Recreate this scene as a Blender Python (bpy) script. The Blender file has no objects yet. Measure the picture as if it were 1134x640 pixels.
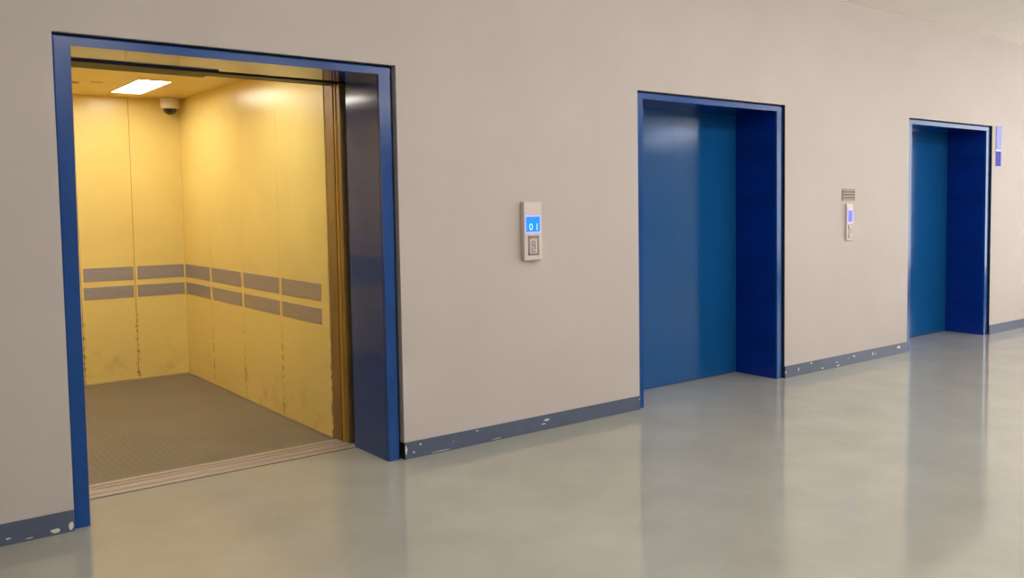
import bpy, bmesh, math, random
from mathutils import Vector, Matrix
random.seed(7)
scene = bpy.context.scene
COL = scene.collection

# ------------------------------------------------------------------ helpers
def box(bm, x0, x1, y0, y1, z0, z1, mi=0, bevel=0.0, seg=2):
    vs = [bm.verts.new((x, y, z)) for x in (x0, x1) for y in (y0, y1) for z in (z0, z1)]
    q = [(0, 1, 3, 2), (4, 6, 7, 5), (0, 4, 5, 1), (2, 3, 7, 6), (0, 2, 6, 4), (1, 5, 7, 3)]
    fs = []
    for f in q:
        face = bm.faces.new([vs[i] for i in f]); face.material_index = mi; fs.append(face)
    if bevel > 0:
        es = set(e for f in fs for e in f.edges)
        r = bmesh.ops.bevel(bm, geom=list(es), offset=bevel, segments=seg, profile=0.5, affect='EDGES')
        for f in r['faces']:
            f.material_index = mi
    return fs

def prism_xz(bm, pts, y0, y1, mi=0):
    """polygon in the x-z plane given a depth along y"""
    a = [bm.verts.new((x, y0, z)) for x, z in pts]
    b = [bm.verts.new((x, y1, z)) for x, z in pts]
    f = [bm.faces.new(a), bm.faces.new(list(reversed(b)))]
    n = len(pts)
    for i in range(n):
        f.append(bm.faces.new((a[i], b[i], b[(i + 1) % n], a[(i + 1) % n])))
    for x in f:
        x.material_index = mi
    return f

def lathe(bm, prof, cx, cy, n=40, mi=0):
    """prof: (radius, z) from top to bottom round a vertical axis"""
    rings = []
    for r, z in prof:
        if r < 1e-5:
            rings.append([bm.verts.new((cx, cy, z))])
        else:
            rings.append([bm.verts.new((cx + r * math.cos(2 * math.pi * k / n), cy + r * math.sin(2 * math.pi * k / n), z)) for k in range(n)])
    for a, b in zip(rings, rings[1:]):
        for k in range(n):
            k2 = (k + 1) % n
            if len(a) == 1 and len(b) == 1:
                continue
            if len(a) == 1:
                f = bm.faces.new((a[0], b[k], b[k2]))
            elif len(b) == 1:
                f = bm.faces.new((a[k], b[0], a[k2]))
            else:
                f = bm.faces.new((a[k], b[k], b[k2], a[k2]))
            f.material_index = mi; f.smooth = True

def disc_y(bm, cx, cz, r, y0, y1, n=28, mi=0):
    """short round button facing -y"""
    prism_xz(bm, [(cx + r * math.cos(2 * math.pi * k / n), cz + r * math.sin(2 * math.pi * k / n)) for k in range(n)], y0, y1, mi)

def ring_y(bm, cx, cz, r0, r1, y0, y1, a0=0.0, a1=2 * math.pi, n=28, mi=0, sx=1.0):
    full = abs(a1 - a0) > 6.28
    m = n if full else n + 1
    V = []
    for k in range(m):
        t = a0 + (a1 - a0) * k / n
        c, s = math.cos(t) * sx, math.sin(t)
        V.append([bm.verts.new((cx + r * c, y, cz + r * s)) for r, y in ((r0, y0), (r1, y0), (r1, y1), (r0, y1))])
    for k in range(n if full else m - 1):
        A, B = V[k], V[(k + 1) % m]
        for i in range(4):
            j = (i + 1) % 4
            bm.faces.new((A[i], A[j], B[j], B[i])).material_index = mi
    if not full:
        bm.faces.new(V[0]); bm.faces.new(list(reversed(V[-1])))

def obj(name, bm, mats, parent=None):
    bmesh.ops.recalc_face_normals(bm, faces=bm.faces[:])
    off = Vector((0, 0, 0)); p = parent
    while p is not None:
        off += Vector(p.location); p = p.parent
    if parent is not None:
        bmesh.ops.translate(bm, verts=bm.verts[:], vec=-off)
    me = bpy.data.meshes.new(name)
    bm.to_mesh(me); bm.free()
    for m in (mats if isinstance(mats, (list, tuple)) else [mats]):
        me.materials.append(m)
    o = bpy.data.objects.new(name, me); COL.objects.link(o)
    if parent is not None:
        o.parent = parent
    return o

def thing(name, label, cat, loc=(0, 0, 0), group=None):
    o = bpy.data.objects.new(name, None); COL.objects.link(o)
    o.empty_display_size = 0.1
    o.location = loc; o['label'] = label; o['category'] = cat
    if group:
        o['group'] = group
    return o

def struct(name, bm, mats, label):
    o = obj(name, bm, mats)
    o['kind'] = 'structure'; o['label'] = label; o['category'] = name.split('_')[0]
    return o

def B():
    return bmesh.new()

# ------------------------------------------------------------------ materials
def srgb(r, g, b):
    f = lambda c: ((c / 255 + 0.055) / 1.055) ** 2.4 if c > 10 else c / 255 / 12.92
    return (f(r), f(g), f(b), 1.0)

def mat(name, base, rough=0.5, metal=0.0, ior=1.5, spec=0.5, var=0.0, vscale=4.0, stretch=(1, 1, 1), bump=0.0, bscale=60.0,
        rvar=0.0, coat=0.0, coat_rough=0.1, base2=None, bdist=0.002):
    m = bpy.data.materials.new(name); m.use_nodes = True
    nt = m.node_tree; N = nt.nodes; L = nt.links
    p = N['Principled BSDF']
    p.inputs['Base Color'].default_value = base
    p.inputs['Roughness'].default_value = rough
    p.inputs['Metallic'].default_value = metal
    p.inputs['IOR'].default_value = ior
    p.inputs['Specular IOR Level'].default_value = spec
    p.inputs['Coat Weight'].default_value = coat
    p.inputs['Coat Roughness'].default_value = coat_rough
    tc = N.new('ShaderNodeTexCoord'); mp = N.new('ShaderNodeMapping')
    mp.inputs['Scale'].default_value = stretch
    L.new(tc.outputs['Object'], mp.inputs['Vector'])
    if var > 0 or base2 or rvar > 0:
        n = N.new('ShaderNodeTexNoise'); n.inputs['Scale'].default_value = vscale
        n.inputs['Detail'].default_value = 5; n.inputs['Roughness'].default_value = 0.6
        L.new(mp.outputs[0], n.inputs['Vector'])
        r = N.new('ShaderNodeValToRGB')
        r.color_ramp.elements[0].position = 0.3; r.color_ramp.elements[1].position = 0.7
        b2 = base2 or tuple(min(1, c * (1 + var)) for c in base[:3]) + (1,)
        b1 = base if base2 else tuple(c * (1 - var) for c in base[:3]) + (1,)
        r.color_ramp.elements[0].color = b1; r.color_ramp.elements[1].color = b2
        L.new(n.outputs['Fac'], r.inputs['Fac']); L.new(r.outputs['Color'], p.inputs['Base Color'])
        if rvar > 0:
            mr = N.new('ShaderNodeMapRange'); mr.inputs['To Min'].default_value = rough - rvar; mr.inputs['To Max'].default_value = rough + rvar
            mr.inputs['From Min'].default_value = 0.3; mr.inputs['From Max'].default_value = 0.7
            L.new(n.outputs['Fac'], mr.inputs['Value']); L.new(mr.outputs[0], p.inputs['Roughness'])
    if bump > 0:
        n2 = N.new('ShaderNodeTexNoise'); n2.inputs['Scale'].default_value = bscale; n2.inputs['Detail'].default_value = 3
        L.new(mp.outputs[0], n2.inputs['Vector'])
        bp = N.new('ShaderNodeBump'); bp.inputs['Strength'].default_value = bump; bp.inputs['Distance'].default_value = bdist
        L.new(n2.outputs['Fac'], bp.inputs['Height']); L.new(bp.outputs[0], p.inputs['Normal'])
    return m

def emit(name, col, strength):
    m = bpy.data.materials.new(name); m.use_nodes = True
    p = m.node_tree.nodes['Principled BSDF']
    p.inputs['Base Color'].default_value = col
    p.inputs['Emission Color'].default_value = col
    p.inputs['Emission Strength'].default_value = strength
    p.inputs['Roughness'].default_value = 0.3
    return m

M_wall = mat('wall_paint', (0.54, 0.482, 0.455, 1), 0.62, var=0.035, vscale=1.3, bump=0.12, bscale=35)
M_other = mat('far_wall_paint', (0.58, 0.54, 0.48, 1), 0.7, var=0.03)
M_ceil = mat('ceiling_paint', (0.93, 0.875, 0.82, 1), 0.8, var=0.02, vscale=2)
M_floor = mat('epoxy_floor', (0.435, 0.43, 0.375, 1), 0.085, ior=1.5, var=0.07, vscale=2.2, bump=0.05, bscale=1.6, rvar=0.02, bdist=0.004)
M_base = mat('baseboard_vinyl', srgb(82, 93, 116), 0.4, var=0.1, vscale=8)
M_chip = mat('bare_plaster_chip', srgb(225, 220, 212), 0.8, var=0.05)
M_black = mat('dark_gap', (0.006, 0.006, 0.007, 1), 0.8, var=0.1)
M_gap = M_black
M_conc = mat('shaft_concrete', (0.06, 0.055, 0.05, 1), 0.9, var=0.1)
M_blue = mat('blue_enamel', (0.0008, 0.058, 0.27, 1), 0.2, ior=1.45, var=0.12, vscale=3, rvar=0.04, bump=0.02, bscale=5)
M_bluejamb = mat('blue_enamel_scuffed_shaded', (0.0005, 0.026, 0.27, 1), 0.12, ior=1.46, var=0.18, vscale=2.2, stretch=(1, 0.8, 2.2), rvar=0.05, bump=0.02, bscale=4)  # scuffed casing enamel with the jambs' shade put into a darker base
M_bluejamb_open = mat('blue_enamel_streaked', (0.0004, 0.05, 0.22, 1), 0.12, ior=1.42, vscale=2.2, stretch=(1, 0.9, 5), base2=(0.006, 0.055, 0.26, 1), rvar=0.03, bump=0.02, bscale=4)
M_bluedoor = mat('blue_door_enamel', (0.006, 0.09, 0.29, 1), 0.12, ior=1.5, var=0.06, vscale=2, bump=0.03, bscale=1.5, rvar=0.03, bdist=0.004)
M_sill = mat('worn_aluminium', srgb(186, 172, 160), 0.42, metal=0.25, var=0.12, vscale=6, stretch=(1, 14, 14))
M_groove = mat('sill_groove', srgb(60, 52, 44), 0.7, var=0.1)
M_head = mat('dark_header_steel', srgb(34, 27, 20), 0.5, metal=0.0, var=0.1)
M_post = mat('worn_brown_steel', srgb(146, 112, 62), 0.35, metal=0.2, var=0.22, vscale=7, stretch=(1, 1, 0.4))
M_postY = mat('yellow_door_edge', srgb(206, 152, 44), 0.35, var=0.15, vscale=6, stretch=(1, 1, 0.4))
M_trim = mat('worn_trim', srgb(196, 172, 120), 0.4, var=0.15, vscale=5)
M_fit = mat('ceiling_fitting_paint', srgb(176, 128, 48), 0.5, var=0.05)
M_strip = mat('brushed_strip', srgb(176, 168, 166), 0.36, metal=0.5, var=0.12, vscale=5, stretch=(1, 1, 30), bump=0.03, bscale=8)
M_carceil = mat('car_ceiling_paint', (0.80, 0.58, 0.17, 1), 0.42, var=0.04)
M_white = mat('white_plastic', srgb(214, 202, 182), 0.4, var=0.02)
M_dome = mat('smoked_dome', srgb(40, 26, 22), 0.08, var=0.05)
M_plate = mat('satin_steel_plate', srgb(214, 202, 194), 0.5, metal=0.1, var=0.03, vscale=9)
M_plateside = M_plate
M_butplate = mat('button_plate', srgb(150, 138, 136), 0.4, metal=0.3, var=0.05)
M_button = mat('button_face', srgb(206, 194, 194), 0.4, var=0.03)
M_bezel = emit('display_bezel_glow', srgb(178, 170, 255), 0.55)
M_disp = emit('display_blue', srgb(10, 118, 255), 0.95)
M_digit = emit('display_digit', srgb(150, 212, 255), 1.0)
M_disp2 = emit('display_deep_blue', srgb(66, 74, 255), 0.75)
M_digit2 = emit('display_dark_figure', srgb(28, 46, 190), 0.4)
M_grille = mat('grille_grey', srgb(158, 146, 128), 0.5, metal=0.2, var=0.05)
M_grilledark = mat('grille_slot', srgb(98, 88, 74), 0.7, var=0.05)
M_sign = mat('sign_blue', srgb(30, 38, 182), 0.5, ior=1.4, spec=0.3, var=0.04)
M_signgloss = mat('sign_blue_gloss', srgb(70, 72, 205), 0.25, ior=1.45, var=0.04)
M_signedge = mat('sign_white_edge', srgb(228, 228, 235), 0.4, var=0.02)

def car_wall_mat(name, axis, seams):
    """yellow enamel, scuffed and grimy low down and along the panel joints (marks of wear)"""
    m = mat(name, (0.87, 0.672, 0.222, 1), 0.27, ior=1.55, var=0.05, vscale=1.6, bump=0.05, bscale=3, bdist=0.003)
    nt = m.node_tree; N = nt.nodes; L = nt.links; p = N['Principled BSDF']
    src = p.inputs['Base Color'].links[0].from_socket
    tc = N.new('ShaderNodeTexCoord'); sep = N.new('ShaderNodeSeparateXYZ')
    L.new(tc.outputs['Object'], sep.inputs[0])
    def math_(op, a, b=None):
        n = N.new('ShaderNodeMath'); n.operation = op
        for i, v in enumerate((a, b)):
            if v is None: continue
            if isinstance(v, (int, float)): n.inputs[i].default_value = v
            else: L.new(v, n.inputs[i])
        return n.outputs[0]
    co = sep.outputs[axis]
    near = None
    for s in seams:
        d = math_('ABSOLUTE', math_('SUBTRACT', co, s))
        near = d if near is None else math_('MINIMUM', near, d)
    edge = N.new('ShaderNodeMapRange'); edge.inputs['From Min'].default_value = 0.0; edge.inputs['From Max'].default_value = 0.022
    edge.inputs['To Min'].default_value = 1; edge.inputs['To Max'].default_value = 0; L.new(near, edge.inputs['Value'])
    low = N.new('ShaderNodeMapRange'); low.inputs['From Min'].default_value = 0.0; low.inputs['From Max'].default_value = 0.75
    low.inputs['To Min'].default_value = 1; low.inputs['To Max'].default_value = 0; L.new(sep.outputs[2], low.inputs['Value'])
    n = N.new('ShaderNodeTexNoise'); n.inputs['Scale'].default_value = 26; n.inputs['Detail'].default_value = 5
    L.new(tc.outputs['Object'], n.inputs['Vector'])
    nr = N.new('ShaderNodeMapRange'); nr.inputs['From Min'].default_value = 0.5; nr.inputs['From Max'].default_value = 0.62; L.new(n.outputs['Fac'], nr.inputs['Value'])
    n2 = N.new('ShaderNodeTexNoise'); n2.inputs['Scale'].default_value = 3.2; n2.inputs['Detail'].default_value = 6; n2.inputs['Roughness'].default_value = 0.7
    L.new(tc.outputs['Object'], n2.inputs['Vector'])
    nr2 = N.new('ShaderNodeMapRange'); nr2.inputs['From Min'].default_value = 0.52; nr2.inputs['From Max'].default_value = 0.8; L.new(n2.outputs['Fac'], nr2.inputs['Value'])
    spots = math_('MULTIPLY', math_('MULTIPLY', nr.outputs[0], edge.outputs[0]), low.outputs[0])
    smear = math_('MULTIPLY', math_('MULTIPLY', nr2.outputs[0], low.outputs[0]), 0.45)
    fac = math_('MINIMUM', math_('ADD', math_('MULTIPLY', spots, 1.6), smear), 0.5)
    mx = N.new('ShaderNodeMix'); mx.data_type = 'RGBA'
    mx.inputs[7].default_value = srgb(104, 78, 46)
    L.new(fac, mx.inputs[0]); L.new(src, mx.inputs[6]); L.new(mx.outputs[2], p.inputs['Base Color'])
    return m

def car_floor_mat():
    m = mat('worn_lift_floor', srgb(118, 110, 98), 0.42, metal=0.0, ior=1.5, var=0.16, vscale=1.8, base2=None)
    nt = m.node_tree; N = nt.nodes; L = nt.links; p = N['Principled BSDF']
    tc = N.new('ShaderNodeTexCoord'); mp = N.new('ShaderNodeMapping'); mp.inputs['Rotation'].default_value = (0, 0, 0.0)
    L.new(tc.outputs['Object'], mp.inputs[0])
    w = N.new('ShaderNodeTexWave'); w.wave_type = 'BANDS'; w.bands_direction = 'X'; w.inputs['Scale'].default_value = 9.0
    w.inputs['Distortion'].default_value = 0.0
    L.new(mp.outputs[0], w.inputs['Vector'])
    bp = N.new('ShaderNodeBump'); bp.inputs['Strength'].default_value = 0.3; bp.inputs['Distance'].default_value = 0.006
    L.new(w.outputs['Fac'], bp.inputs['Height']); L.new(bp.outputs[0], p.inputs['Normal'])
    return m

# ------------------------------------------------------------------ dimensions (metres)
OPEN = [(0.782, 2.498), (4.404, 6.094), (8.033, 9.742)]   # the three openings in the lift wall
H = 2.30; CEIL = 3.263; SEAM = 9.04
XL, XR, YF = -5.0, 13.6, -11.0                              # ends and opposite wall of the hall

# ------------------------------------------------------------------ setting
bm = B()
pts = [(XL, 0.0)]
for a, b in OPEN:
    pts += [(a, 0.0), (a, H), (b, H), (b, 0.0)]
pts += [(XR, 0.0), (XR, CEIL), (XL, CEIL)]
prism_xz(bm, pts, 0.0, 0.16)
struct('wall_back', bm, M_wall, 'beige painted wall holding the three blue lift entrances')

bm = B(); box(bm, XL - .2, XR + .2, YF - .2, 0.545, -0.2, 0.0)
struct('floor', bm, M_floor, 'glossy greenish grey epoxy floor mirroring the lift wall')

bm = B()
box(bm, XL - .2, SEAM - 0.004, YF - .2, 0.16, CEIL, CEIL + 0.12)
box(bm, SEAM + 0.004, XR + .2, YF - .2, 0.16, CEIL, CEIL + 0.12)
box(bm, SEAM - 0.004, SEAM + 0.004, YF - .2, 0.16, CEIL + 0.012, CEIL + 0.1, mi=1)
struct('ceiling', bm, [M_ceil, M_conc], 'pale plain ceiling with one thin joint above the lift wall')

bm = B(); box(bm, XL - .2, XR + .2, YF - .2, YF, 0, CEIL)
struct('wall_front', bm, M_other, 'pale wall across the hall facing the lifts')
bm = B(); box(bm, XL - .2, XL, YF, 0.16, 0, CEIL)
struct('wall_left', bm, M_other, 'pale wall closing the darker end of the hall')
WY0, WY1, WZ0, WZ1 = -6.6, -1.2, 0.35, 3.0                   # window opening in the end wall
bm = B()
box(bm, XR, XR + .2, WY1, 0.16, 0, CEIL); 
box(bm, XR, XR + .2, YF, -8.8, 0, CEIL); box(bm, XR, XR + .2, -7.0, WY0, 0, CEIL); box(bm, XR, XR + .2, -8.8, -7.0, 0, 2.72); box(bm, XR, XR + .2, -8.8, -7.0, 3.13, CEIL)
box(bm, XR, XR + .2, WY0, WY1, 0, WZ0); box(bm, XR, XR + .2, WY0, WY1, WZ1, CEIL)
struct('wall_right', bm, M_other, 'pale end wall with a wide window')

bm = B()
for y in (WY0, WY1 - .05):
    box(bm, XR + .06, XR + .14, y, y + .05, WZ0, WZ1)
for k in range(1, 5):
    y = WY0 + (WY1 - WY0) * k / 5
    box(bm, XR + .06, XR + .14, y - .025, y + .025, WZ0, WZ1)
for z in (WZ0, WZ1 - .05):
    box(bm, XR + .06, XR + .14, WY0, WY1, z, z + .05)
struct('window_1', bm, M_white, 'white framed wide window at the bright end of the hall')

bm = B()
for y in (-8.8, -7.05):
    box(bm, XR + .06, XR + .14, y, y + .05, 2.72, 3.13)
for z in (2.72, 3.09):
    box(bm, XR + .06, XR + .14, -8.8, -7.0, z, z + .04)
struct('window_2', bm, M_white, 'small high window on the end wall')

# baseboards: painted vinyl strips with chips knocked out of them
def baseboard(name, x0, x1, label, chips, dark_end=False):
    bm = B()
    box(bm, x0, x1, -0.007, 0.0005, 0.0, 0.1, bevel=0.0015, seg=1)
    if dark_end:
        box(bm, x0 - 0.003, x0 + 0.002, -0.006, 0.05, 0.0, 0.098, mi=2)
    for cx, cz, w, h in chips:
        n = random.randint(6, 9)
        ps = []
        for k in range(n):
            t = 2 * math.pi * k / n; rr = random.uniform(0.55, 1.1)
            ps.append((cx + 0.5 * w * rr * math.cos(t), max(0.001, min(0.0985, cz + 0.5 * h * rr * math.sin(t)))))
        prism_xz(bm, ps, -0.0082, -0.0068, 1)
    return struct(name, bm, [M_base, M_chip, M_black], label)

baseboard('baseboard_back', XL, OPEN[0][0], 'slate grey baseboard strip beside the open lift, at its shadowed side',
          [(0.44, 0.055, .022, .02), (0.52, 0.03, .03, .01), (0.70, 0.02, .05, .03), (0.6, 0.012, .04, .006), (0.765, 0.03, .03, .05)])
baseboard('baseboard_back.001', OPEN[0][1], OPEN[1][0], 'slate grey baseboard strip between the open lift and the first closed one',
          [(2.60, 0.075, .018, .016), (2.555, 0.035, .014, .014), (2.505, 0.06, .014, .075), (3.55, .065, .05, .018), (3.52, .042, .04, .01),
           (3.0, .088, .02, .008), (2.75, .01, .16, .005), (4.395, .075, .012, .012), (3.15, 0.012, 0.08, .004), (2.83, 0.05, .01, .006)], True)
baseboard('baseboard_back.002', OPEN[1][1], OPEN[2][0], 'slate grey chipped baseboard strip between the two closed lifts',
          [(6.10, .05, .025, .03), (6.28, .055, .02, .035), (6.46, .085, .035, .014), (6.62, .02, .05, .012), (6.86, .015, .06, .012), (6.84, .045, .04, .01),
           (7.02, .06, .03, .008), (7.11, .068, .05, .014), (7.42, .055, .022, .04), (7.47, .05, .012, .02), (7.87, .066, .07, .03)], True)
baseboard('baseboard_back.003', OPEN[2][1], XR, 'slate grey baseboard strip past the farthest closed lift', [])

# hoistway behind the open lift
bm = B()
box(bm, 0.15, 0.25, 0.16, 4.5, -0.3, 3.6); box(bm, 3.55, 3.65, 0.16, 4.5, -0.3, 3.6)
box(bm, 0.15, 3.65, 4.4, 4.5, -0.3, 3.6); box(bm, 0.15, 3.65, 0.16, 4.5, 3.5, 3.6); box(bm, 0.15, 3.65, 0.56, 4.5, -0.4, -0.3)
struct('wall_shaft', bm, M_conc, 'dark concrete lift shaft around the yellow car')

# ------------------------------------------------------------------ lift entrances
def entrance(i, label, out_l, in_l, in_r, out_r, closed):
    a, b = OPEN[i]
    t = thing('elevator_entrance', label, 'elevator door', ((a + b) / 2, 0.25, 0.0), 'blue steel lift entrances')
    top_in, top_out = 2.25, 2.289
    # casing: the narrow face, a bent-steel U standing on the floor
    bm = B()
    prism_xz(bm, [(out_l, 0.001), (in_l, 0.001), (in_l, top_in), (in_r, top_in), (in_r, 0.001), (out_r, 0.001), (out_r, top_out), (out_l, top_out)], 0.02, 0.05)
    es = [e for e in bm.edges if all(abs(v.co.y - 0.02) < 1e-5 for v in e.verts) and not all(v.co.z < .01 for v in e.verts)]
    bmesh.ops.bevel(bm, geom=es, offset=0.006, segments=3, profile=0.5, affect='EDGES')
    obj('casing', bm, M_blue, t)
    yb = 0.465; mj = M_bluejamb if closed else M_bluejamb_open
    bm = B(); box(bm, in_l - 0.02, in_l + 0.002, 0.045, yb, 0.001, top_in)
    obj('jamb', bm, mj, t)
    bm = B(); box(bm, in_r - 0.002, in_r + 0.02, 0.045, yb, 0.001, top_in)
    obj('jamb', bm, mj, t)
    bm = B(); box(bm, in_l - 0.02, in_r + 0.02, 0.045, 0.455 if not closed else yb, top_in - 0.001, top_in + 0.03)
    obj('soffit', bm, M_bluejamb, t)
    if i > 0:   # thin black strip over the masonry edge
        bm = B(); box(bm, b - 0.004, b - 0.0004, 0.0015, 0.05, 0.0, H)
        obj('edge_strip', bm, M_black, t)
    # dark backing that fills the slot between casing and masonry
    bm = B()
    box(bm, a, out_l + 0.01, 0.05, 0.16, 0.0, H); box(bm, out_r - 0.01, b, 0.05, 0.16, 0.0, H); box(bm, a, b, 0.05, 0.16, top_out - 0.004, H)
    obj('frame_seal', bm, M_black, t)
    if closed:
        mid = (in_l + in_r) / 2
        for x0, x1 in ((in_l - 0.015, mid - 0.0003), (mid + 0.0003, in_r + 0.015)):
            bm = B(); box(bm, x0, x1, 0.468, 0.508, 0.006, 2.30)
            obj('door_panel', bm, M_bluedoor, t)
        bm = B()
        box(bm, in_l - .02, in_r + .02, 0.508, 0.53, 0.0, 2.4); box(bm, in_l - .02, in_l - .015, .46, .51, 0, 2.3)
        box(bm, in_l - .02, in_r + .02, 0.46, 0.51, 2.3, 2.4); box(bm, in_l - .015, in_r + .015, 0.474, 0.508, 0.0005, 0.006)
        obj('door_track', bm, M_black, t)
        bm = B(); box(bm, in_l + .002, mid - 0.05, 0.452, 0.467, 2.232, 2.2495); box(bm, mid - 0.05, in_r - .002, 0.458, 0.467, 2.240, 2.2495)
        obj('header_lip', bm, M_blue, t)
    return t

e1 = entrance(0, 'open blue lift entrance in front of the yellow car', 0.786, 0.852, 2.407, 2.476, False)
entrance(1, 'closed blue lift entrance between the two call panels', 4.407, 4.468, 6.015, 6.086, True)
entrance(2, 'closed blue lift entrance beside the small blue wall sign', 8.036, 8.112, 9.655, 9.735, True)

# open door leaf slid behind the jamb, track header and threshold of the open entrance
bm = B(); box(bm, 2.425, 3.21, 0.470, 0.512, 0.006, 2.30, bevel=0.003)
obj('door_panel', bm, M_bluedoor, e1)
bm = B(); box(bm, 0.26, 0.832, 0.470, 0.512, 0.006, 2.30, bevel=0.003)
obj('door_panel', bm, M_bluedoor, e1)
bm = B()
box(bm, 0.6, 3.3, 0.46, 0.53, 2.262, 2.50)
box(bm, 0.6, 3.3, 0.14, 0.46, 2.32, 2.50)
box(bm, 0.6, 1.66, 0.462, 0.52, 2.238, 2.262)
obj('header_track', bm, M_head, e1)
def sill(bm, y0, y1, grooves, x0, x1):
    ys = [y0]
    for g in grooves:
        ys += [g - 0.009, g + 0.009]
    ys.append(y1)
    for k in range(0, len(ys), 2):
        box(bm, x0, x1, ys[k], ys[k + 1], -0.03, 0.004, bevel=0.0012, seg=1)
    box(bm, x0, x1, y0, y1, -0.06, -0.02, mi=1)
bm = B(); sill(bm, 0.452, 0.532, [0.512], 0.80, 2.46)
box(bm, 0.80, 2.46, 0.4455, 0.452, -0.03, 0.0012, mi=1)
obj('threshold', bm, [M_sill, M_groove], e1)

# ------------------------------------------------------------------ lift car
CX0, CX1, CY0, CY1, CZ = 0.71, 2.389, 0.75, 3.82, 2.457
car = thing('elevator_car', 'lit yellow lift car with grey double strips standing behind the open entrance', 'elevator car', (1.55, 2.2, 0.0))
O = car.location
side_seams = [CY0 + 0.0, 1.566, 2.338, 3.10, CY1]
back_seams = [CX0, 1.13, 1.552, 1.971, CX1]
M_side = car_wall_mat('yellow_side_enamel', 1, [s - O.y for s in side_seams[:-1]])
M_backw = car_wall_mat('yellow_back_enamel', 0, [s - O.x for s in back_seams[1:-1]])
M_cf = car_floor_mat()
STR = [(0.881, 0.997), (0.728, 0.833)]
def add_strips(panel, axis, u0, u1, w):
    for z0, z1 in STR:
        bm = B()
        if axis == 'y':      # on the side wall, facing -x (w = wall face, sign by side)
            s = -1 if w > 1.5 else 1
            box(bm, min(w, w + s * 0.003), max(w, w + s * 0.003), u0, u1, z0, z1, bevel=0.001, seg=1)
        else:
            box(bm, u0, u1, w - 0.003, w, z0, z1, bevel=0.001, seg=1)
        obj('metal_strip', bm, M_strip, panel)
for wx, sgn in ((CX1, 1), (CX0, -1)):
    for k in range(4):
        y0, y1 = side_seams[k], side_seams[k + 1]
        if k == 0:
            y0 = 0.752
        bm = B(); box(bm, min(wx, wx + sgn * .03), max(wx, wx + sgn * .03), y0 + .0016, y1 - (.0016 if k < 3 else 0), 0.004, CZ, bevel=0.0006, seg=1)
        p = obj('wall_panel', bm, M_side, car)
        add_strips(p, 'y', y0 + (0.117 if k == 0 else 0.028), y1 - 0.028, wx)
for k in range(4):
    x0, x1 = back_seams[k], back_seams[k + 1]
    bm = B(); box(bm, x0 + .0016, x1 - (.0016 if k < 3 else 0), CY1, CY1 + .03, 0.004, CZ, bevel=0.0006, seg=1)
    p = obj('wall_panel', bm, M_backw, car)
    add_strips(p, 'x', x0 + 0.018, x1 - 0.014, CY1)
# dark sheet behind the panels so the joints read as thin lines
bm = B()
box(bm, CX0 - .05, CX0 - .03, CY0, CY1 + .05, 0, CZ + .03); box(bm, CX1 + .03, CX1 + .05, CY0, CY1 + .05, 0, CZ + .03)
box(bm, CX0 - .05, CX1 + .05, CY1 + .03, CY1 + .05, 0, CZ + .03)
obj('outer_shell', bm, M_post, car)
# worn kick edge where the side panel meets the floor
bm = B()
box(bm, CX1 - 0.006, CX1, CY0, CY1, 0.0, 0.013, bevel=0.001, seg=1); box(bm, CX0, CX0 + .006, CY0, CY1, 0.0, 0.013); box(bm, CX0, CX1, CY1 - .006, CY1, 0, 0.012)
obj('floor_trim', bm, M_trim, car)
bm = B(); box(bm, CX0 - .05, CX1 + .05, 0.71, CY1 + .05, -0.08, 0.0)
obj('car_floor', bm, M_cf, car)
LAMPS = [(x0, x0 + 0.23, y0, y1) for x0 in (1.77, 1.10) for y0, y1 in ((2.60, 3.50), (1.0, 1.75))]
bm = B()
xs = [CX0 - .05, 1.10, 1.33, 1.77, 2.0, CX1 + .05]
for k in range(5):
    if k in (1, 3):
        for y0, y1 in ((0.72, 1.0), (1.75, 2.60), (3.50, CY1 + .05)):
            box(bm, xs[k], xs[k + 1], y0, y1, CZ, CZ + .05)
    else:
        box(bm, xs[k], xs[k + 1], 0.72, CY1 + .05, CZ, CZ + .05)
obj('car_ceiling', bm, M_carceil, car)
M_lamp = emit('car_lamp_diffuser', (1.0, 0.97, 0.9, 1), 13.0)
for x0, x1, y0, y1 in LAMPS:
    bm = B()
    box(bm, x0, x1, y0, y1, CZ + .012, CZ + .03, bevel=.002, seg=1)
    lp = obj('ceiling_light', bm, M_lamp, car)
    bm = B(); e = .008
    box(bm, x0 - e, x0 + .002, y0 - e, y1 + e, CZ - .004, CZ + .012); box(bm, x1 - .002, x1 + e, y0 - e, y1 + e, CZ - .004, CZ + .012)
    box(bm, x0, x1, y0 - e, y0 + .002, CZ - .004, CZ + .012); box(bm, x0, x1, y1 - .002, y1 + e, CZ - .004, CZ + .012)
    obj('light_frame', bm, M_white, lp)
for cx, cy, mm in ((1.42, 3.04, M_fit), (1.56, 2.95, M_carceil)):
    bm = B(); lathe(bm, [(0.0, CZ), (0.042, CZ), (0.042, CZ - .004), (0.034, CZ - .006), (0.030, CZ - .003), (0.0, CZ - .003)], cx, cy, 28)
    obj('ceiling_fitting', bm, mm, car)
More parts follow.
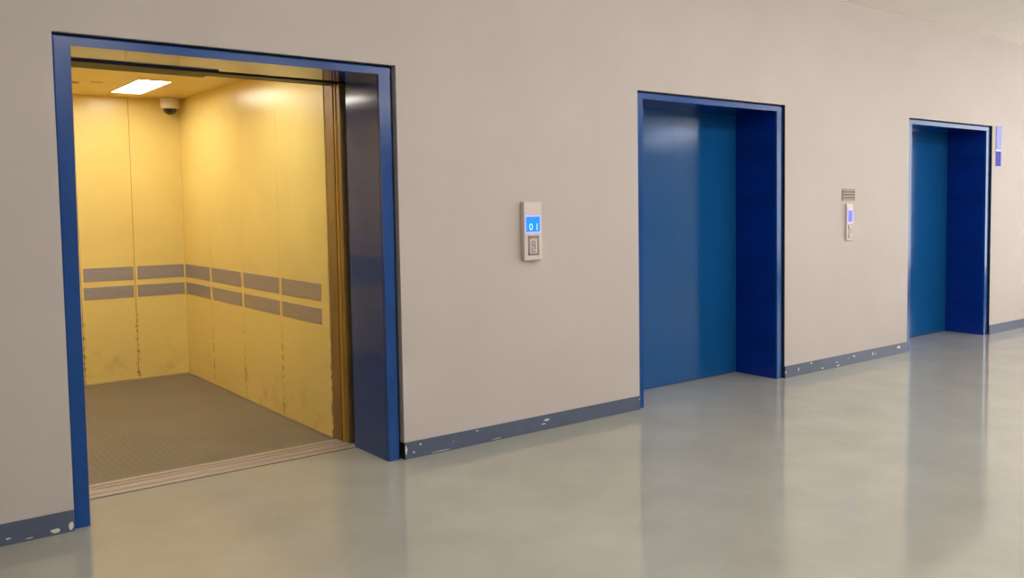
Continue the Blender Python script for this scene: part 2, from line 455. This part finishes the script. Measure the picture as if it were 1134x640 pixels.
# front return post and header of the car
bm = B(); box(bm, CX1 + 0.004, 2.62, 0.628, 0.748, 0.004, CZ, bevel=.003)
obj('front_post', bm, M_post, car)
bm = B(); box(bm, 0.45, CX0, 0.628, 0.748, 0.004, CZ, bevel=.003)
obj('front_post', bm, M_post, car)
bm = B(); box(bm, 2.404, 3.2, 0.552, 0.598, 0.008, 2.26, bevel=.004); box(bm, 2.398, 2.43, 0.601, 0.622, 0.008, 2.26, mi=1, bevel=.003)
obj('car_door', bm, [M_post, M_postY], car)
bm = B(); box(bm, 0.3, 0.80, 0.552, 0.598, 0.008, 2.26, bevel=.004); box(bm, 0.77, 0.806, 0.601, 0.622, 0.008, 2.26, mi=1, bevel=.003)
obj('car_door', bm, [M_post, M_postY], car)
bm = B(); box(bm, 0.45, 1.66, 0.55, 0.748, 2.248, 2.52); box(bm, 1.66, 2.62, 0.55, 0.685, 2.249, 2.52); box(bm, .45, 2.62, .665, .749, CZ - .03, 2.52)
obj('header', bm, M_head, car)
bm = B(); sill(bm, 0.538, 0.715, [0.605, 0.66], 0.72, 2.62)
obj('threshold', bm, [M_sill, M_groove], car)

# dome camera in the ceiling corner of the car
sc_ = thing('security_camera', 'small white dome security camera in the ceiling corner of the yellow lift car', 'security camera', (2.275, 3.68, CZ))
bm = B(); lathe(bm, [(0.0, CZ), (0.072, CZ), (0.076, CZ - .006), (0.076, CZ - .082), (0.071, CZ - .092), (0.058, CZ - .094), (0.0, CZ - .094)], 2.275, 3.68)
obj('housing', bm, M_white, sc_)
bm = B(); lathe(bm, [(0.055, CZ - .093)] + [(0.055 * math.cos(t), CZ - .094 - 0.05 * math.sin(t)) for t in [math.pi / 2 * k / 8 for k in range(1, 9)]], 2.275, 3.68)
obj('dome', bm, M_dome, sc_)

# ------------------------------------------------------------------ call panels, grille, sign
def text_mesh(bm, s, size, cx, cz, y, depth):
    cu = bpy.data.curves.new('t', 'FONT'); cu.body = s; cu.size = size; cu.align_x = 'CENTER'; cu.extrude = depth
    o = bpy.data.objects.new('t', cu); COL.objects.link(o)
    dg = bpy.context.evaluated_depsgraph_get()
    me = bpy.data.meshes.new_from_object(o.evaluated_get(dg))
    me.transform(Matrix.Translation((cx, y, cz)) @ Matrix.Rotation(math.pi / 2, 4, 'X'))
    bm.from_mesh(me)
    bpy.data.objects.remove(o); bpy.data.curves.remove(cu); bpy.data.meshes.remove(me)

yF = -0.036
t = thing('mounted_call_panel', 'larger lift call panel with bright blue 0 1 display, beside the open lift', 'call panel', (3.437, 0, 1.136), 'lift call panels')
bm = B(); box(bm, 3.366, 3.508, yF, 0.0, 1.136, 1.512, bevel=.003)
obj('faceplate', bm, M_plate, t)
bm = B(); box(bm, 3.374, 3.498, yF - .002, yF + .004, 1.311, 1.425, bevel=.001, seg=1)
d = obj('display_bezel', bm, M_bezel, t)
bm = B(); box(bm, 3.381, 3.491, yF - .0035, yF, 1.319, 1.416, bevel=.001, seg=1)
obj('display', bm, M_disp, d)
for ch, cx in (('0', 3.418), ('1', 3.466)):
    bm = B(); text_mesh(bm, ch, 0.062, cx, 1.330, yF - .0042, .0006)
    obj('digit', bm, M_digit, d)
bm = B(); x0, x1, z0, z1 = 3.397, 3.482, 1.167, 1.293
for q in ((x0, x1, z0, z0 + .012), (x0, x1, z1 - .016, z1), (x0, x0 + .012, z0, z1), (x1 - .012, x1, z0, z1)):
    box(bm, q[0], q[1], yF - .003, yF + .002, q[2], q[3], bevel=.0008, seg=1)
bp_ = obj('button_surround', bm, M_butplate, t)
bm = B(); box(bm, x0 + .012, x1 - .012, yF - .0015, yF + .002, z0 + .012, z1 - .016)
obj('button_plate', bm, M_button, bp_)
bm = B(); ring_y(bm, 3.436, 1.244, .012, .0185, yF - .0045, yF, sx=.8); box(bm, 3.4445, 3.4505, yF - .004, yF, 1.205, 1.243)
ring_y(bm, 3.438, 1.205, .013, .019, yF - .0045, yF, math.pi * .75, math.pi * 1.85, sx=.8)
obj('button', bm, M_butplate, bp_)

yF = -0.02
t = thing('mounted_call_panel', 'slim lift call panel with small violet-blue display, under the grey grille', 'call panel', (7.02, 0, 1.14), 'lift call panels')
bm = B(); box(bm, 6.964, 7.063, yF, 0.0, 1.141, 1.472, bevel=.003)
obj('faceplate', bm, M_plate, t)
bm = B(); box(bm, 6.975, 7.054, yF - .002, yF + .003, 1.296, 1.422, bevel=.001, seg=1)
d = obj('display_bezel', bm, M_bezel, t)
bm = B(); box(bm, 6.982, 7.047, yF - .003, yF, 1.306, 1.412)
obj('display', bm, M_disp2, d)
bm = B(); text_mesh(bm, '1', 0.105, 7.015, 1.322, yF - .004, .0006)
obj('digit', bm, M_digit2, d)
bm = B(); box(bm, 6.980, 7.050, yF - .002, yF + .003, 1.158, 1.286, bevel=.001, seg=1)
bp_ = obj('button_plate', bm, M_butplate, t)
for cz in (1.262, 1.183):
    bm = B(); disc_y(bm, 7.015, cz, .019, yF - .006, yF)
    obj('button', bm, M_button, bp_)

t = thing('wall_grille', 'small grey slatted grille on the wall above the slim call panel', 'grille', (7.014, 0, 1.55))
bm = B(); box(bm, 6.912, 7.112, -0.004, 0.0, 1.500, 1.602, bevel=.001, seg=1)
obj('backing', bm, M_grilledark, t)
bm = B()
for k in range(4):
    z = 1.504 + k * 0.0262
    box(bm, 6.912, 7.112, -0.006, -0.003, z, z + 0.0165, bevel=.001, seg=1)
box(bm, 6.912, 6.918, -0.006, -.003, 1.5, 1.602); box(bm, 7.106, 7.112, -0.006, -.003, 1.5, 1.602)
obj('slats', bm, M_grille, t)

t = thing('wall_sign', 'narrow blue two-piece wall sign beside the farthest lift entrance', 'sign', (9.876, 0, 2.08))
bm = B(); box(bm, 9.817, 9.936, -0.006, 0.0, 1.860, 2.304, bevel=.001, seg=1)
obj('backing', bm, M_signedge, t)
for z0, z1, ms in ((2.046, 2.302, M_signgloss), (1.863, 2.027, M_sign)):
    bm = B(); box(bm, 9.819, 9.934, -0.010, -0.005, z0, z1, bevel=.0015, seg=1)
    obj('sign_plate', bm, ms, t)

# ------------------------------------------------------------------ added hall lamps, out of view, to brighten wall and ceiling
M_hall_fill = emit('hall_fill_emission', (1.0, 0.965, 0.92, 1), 19.5)
for k, (x, y) in enumerate([(x, y) for x in (1.4, 4.8, 6.9, 10.5) for y in (-3.4, -8.2)]):
    bm = B(); box(bm, x - .6, x + .6, y - .15, y + .15, CEIL - .18, CEIL - .002, bevel=.01)
    t = obj('ceiling_light', bm, M_hall_fill)
    t['label'] = 'added strip lamp on the unseen hall ceiling'; t['category'] = 'ceiling light'; t['group'] = 'added hall lamps'

def area(name, loc, rot, sx, sy, power, col):
    l = bpy.data.lights.new(name, 'AREA'); l.shape = 'RECTANGLE'; l.size = sx; l.size_y = sy; l.energy = power; l.color = col
    o = bpy.data.objects.new(name, l); COL.objects.link(o); o.location = loc; o.rotation_euler = rot
    return o
# daylight coming in through the end window
area('window_daylight', (XR + 0.3, (WY0 + WY1) / 2, (WZ0 + WZ1) / 2), (0, math.radians(90), 0), WZ1 - WZ0, WY1 - WY0, 220, (1.0, 0.98, 0.95))
area('clerestory_daylight', (XR + 0.3, -7.9, 2.93), (0, math.radians(90), 0), 0.44, 1.9, 15, (0.97, 0.97, 1.0))

w = bpy.data.worlds.new('daylight'); scene.world = w; w.use_nodes = True
bg = w.node_tree.nodes['Background']; bg.inputs[0].default_value = (0.75, 0.85, 1.0, 1); bg.inputs[1].default_value = 0.6

# ------------------------------------------------------------------ camera
f, yaw, pit, rol, d_, h_, px, py = 987.534, 0.69895323, 0.0613904, -0.01115511, 4.6673932, 1.49119044, 650.6063, 287.0349
fw = Vector((math.sin(yaw) * math.cos(pit), math.cos(yaw) * math.cos(pit), -math.sin(pit)))
r = Vector((math.cos(yaw), -math.sin(yaw), 0)); u = r.cross(fw)
c, s = math.cos(rol), math.sin(rol)
r2 = c * r + s * u; u2 = -s * r + c * u
cd = bpy.data.cameras.new('camera'); cam = bpy.data.objects.new('camera', cd); COL.objects.link(cam)
cam.matrix_world = Matrix(((r2.x, u2.x, -fw.x, 0), (r2.y, u2.y, -fw.y, -d_), (r2.z, u2.z, -fw.z, h_), (0, 0, 0, 1)))
cd.sensor_fit = 'HORIZONTAL'; cd.sensor_width = 36; cd.lens = f / 1134 * 36
cd.shift_x = -(px - 567) / 1134; cd.shift_y = -(320 - py) / 1134
cd.clip_start = 0.02; cd.clip_end = 200
scene.camera = cam

# ------------------------------------------------------------------ view
vs = scene.view_settings
scene.display_settings.display_device = 'sRGB'
vs.view_transform = 'Standard'; vs.look = 'None'; vs.gamma = 1.0; vs.use_curve_mapping = False
vs.exposure = 0.06
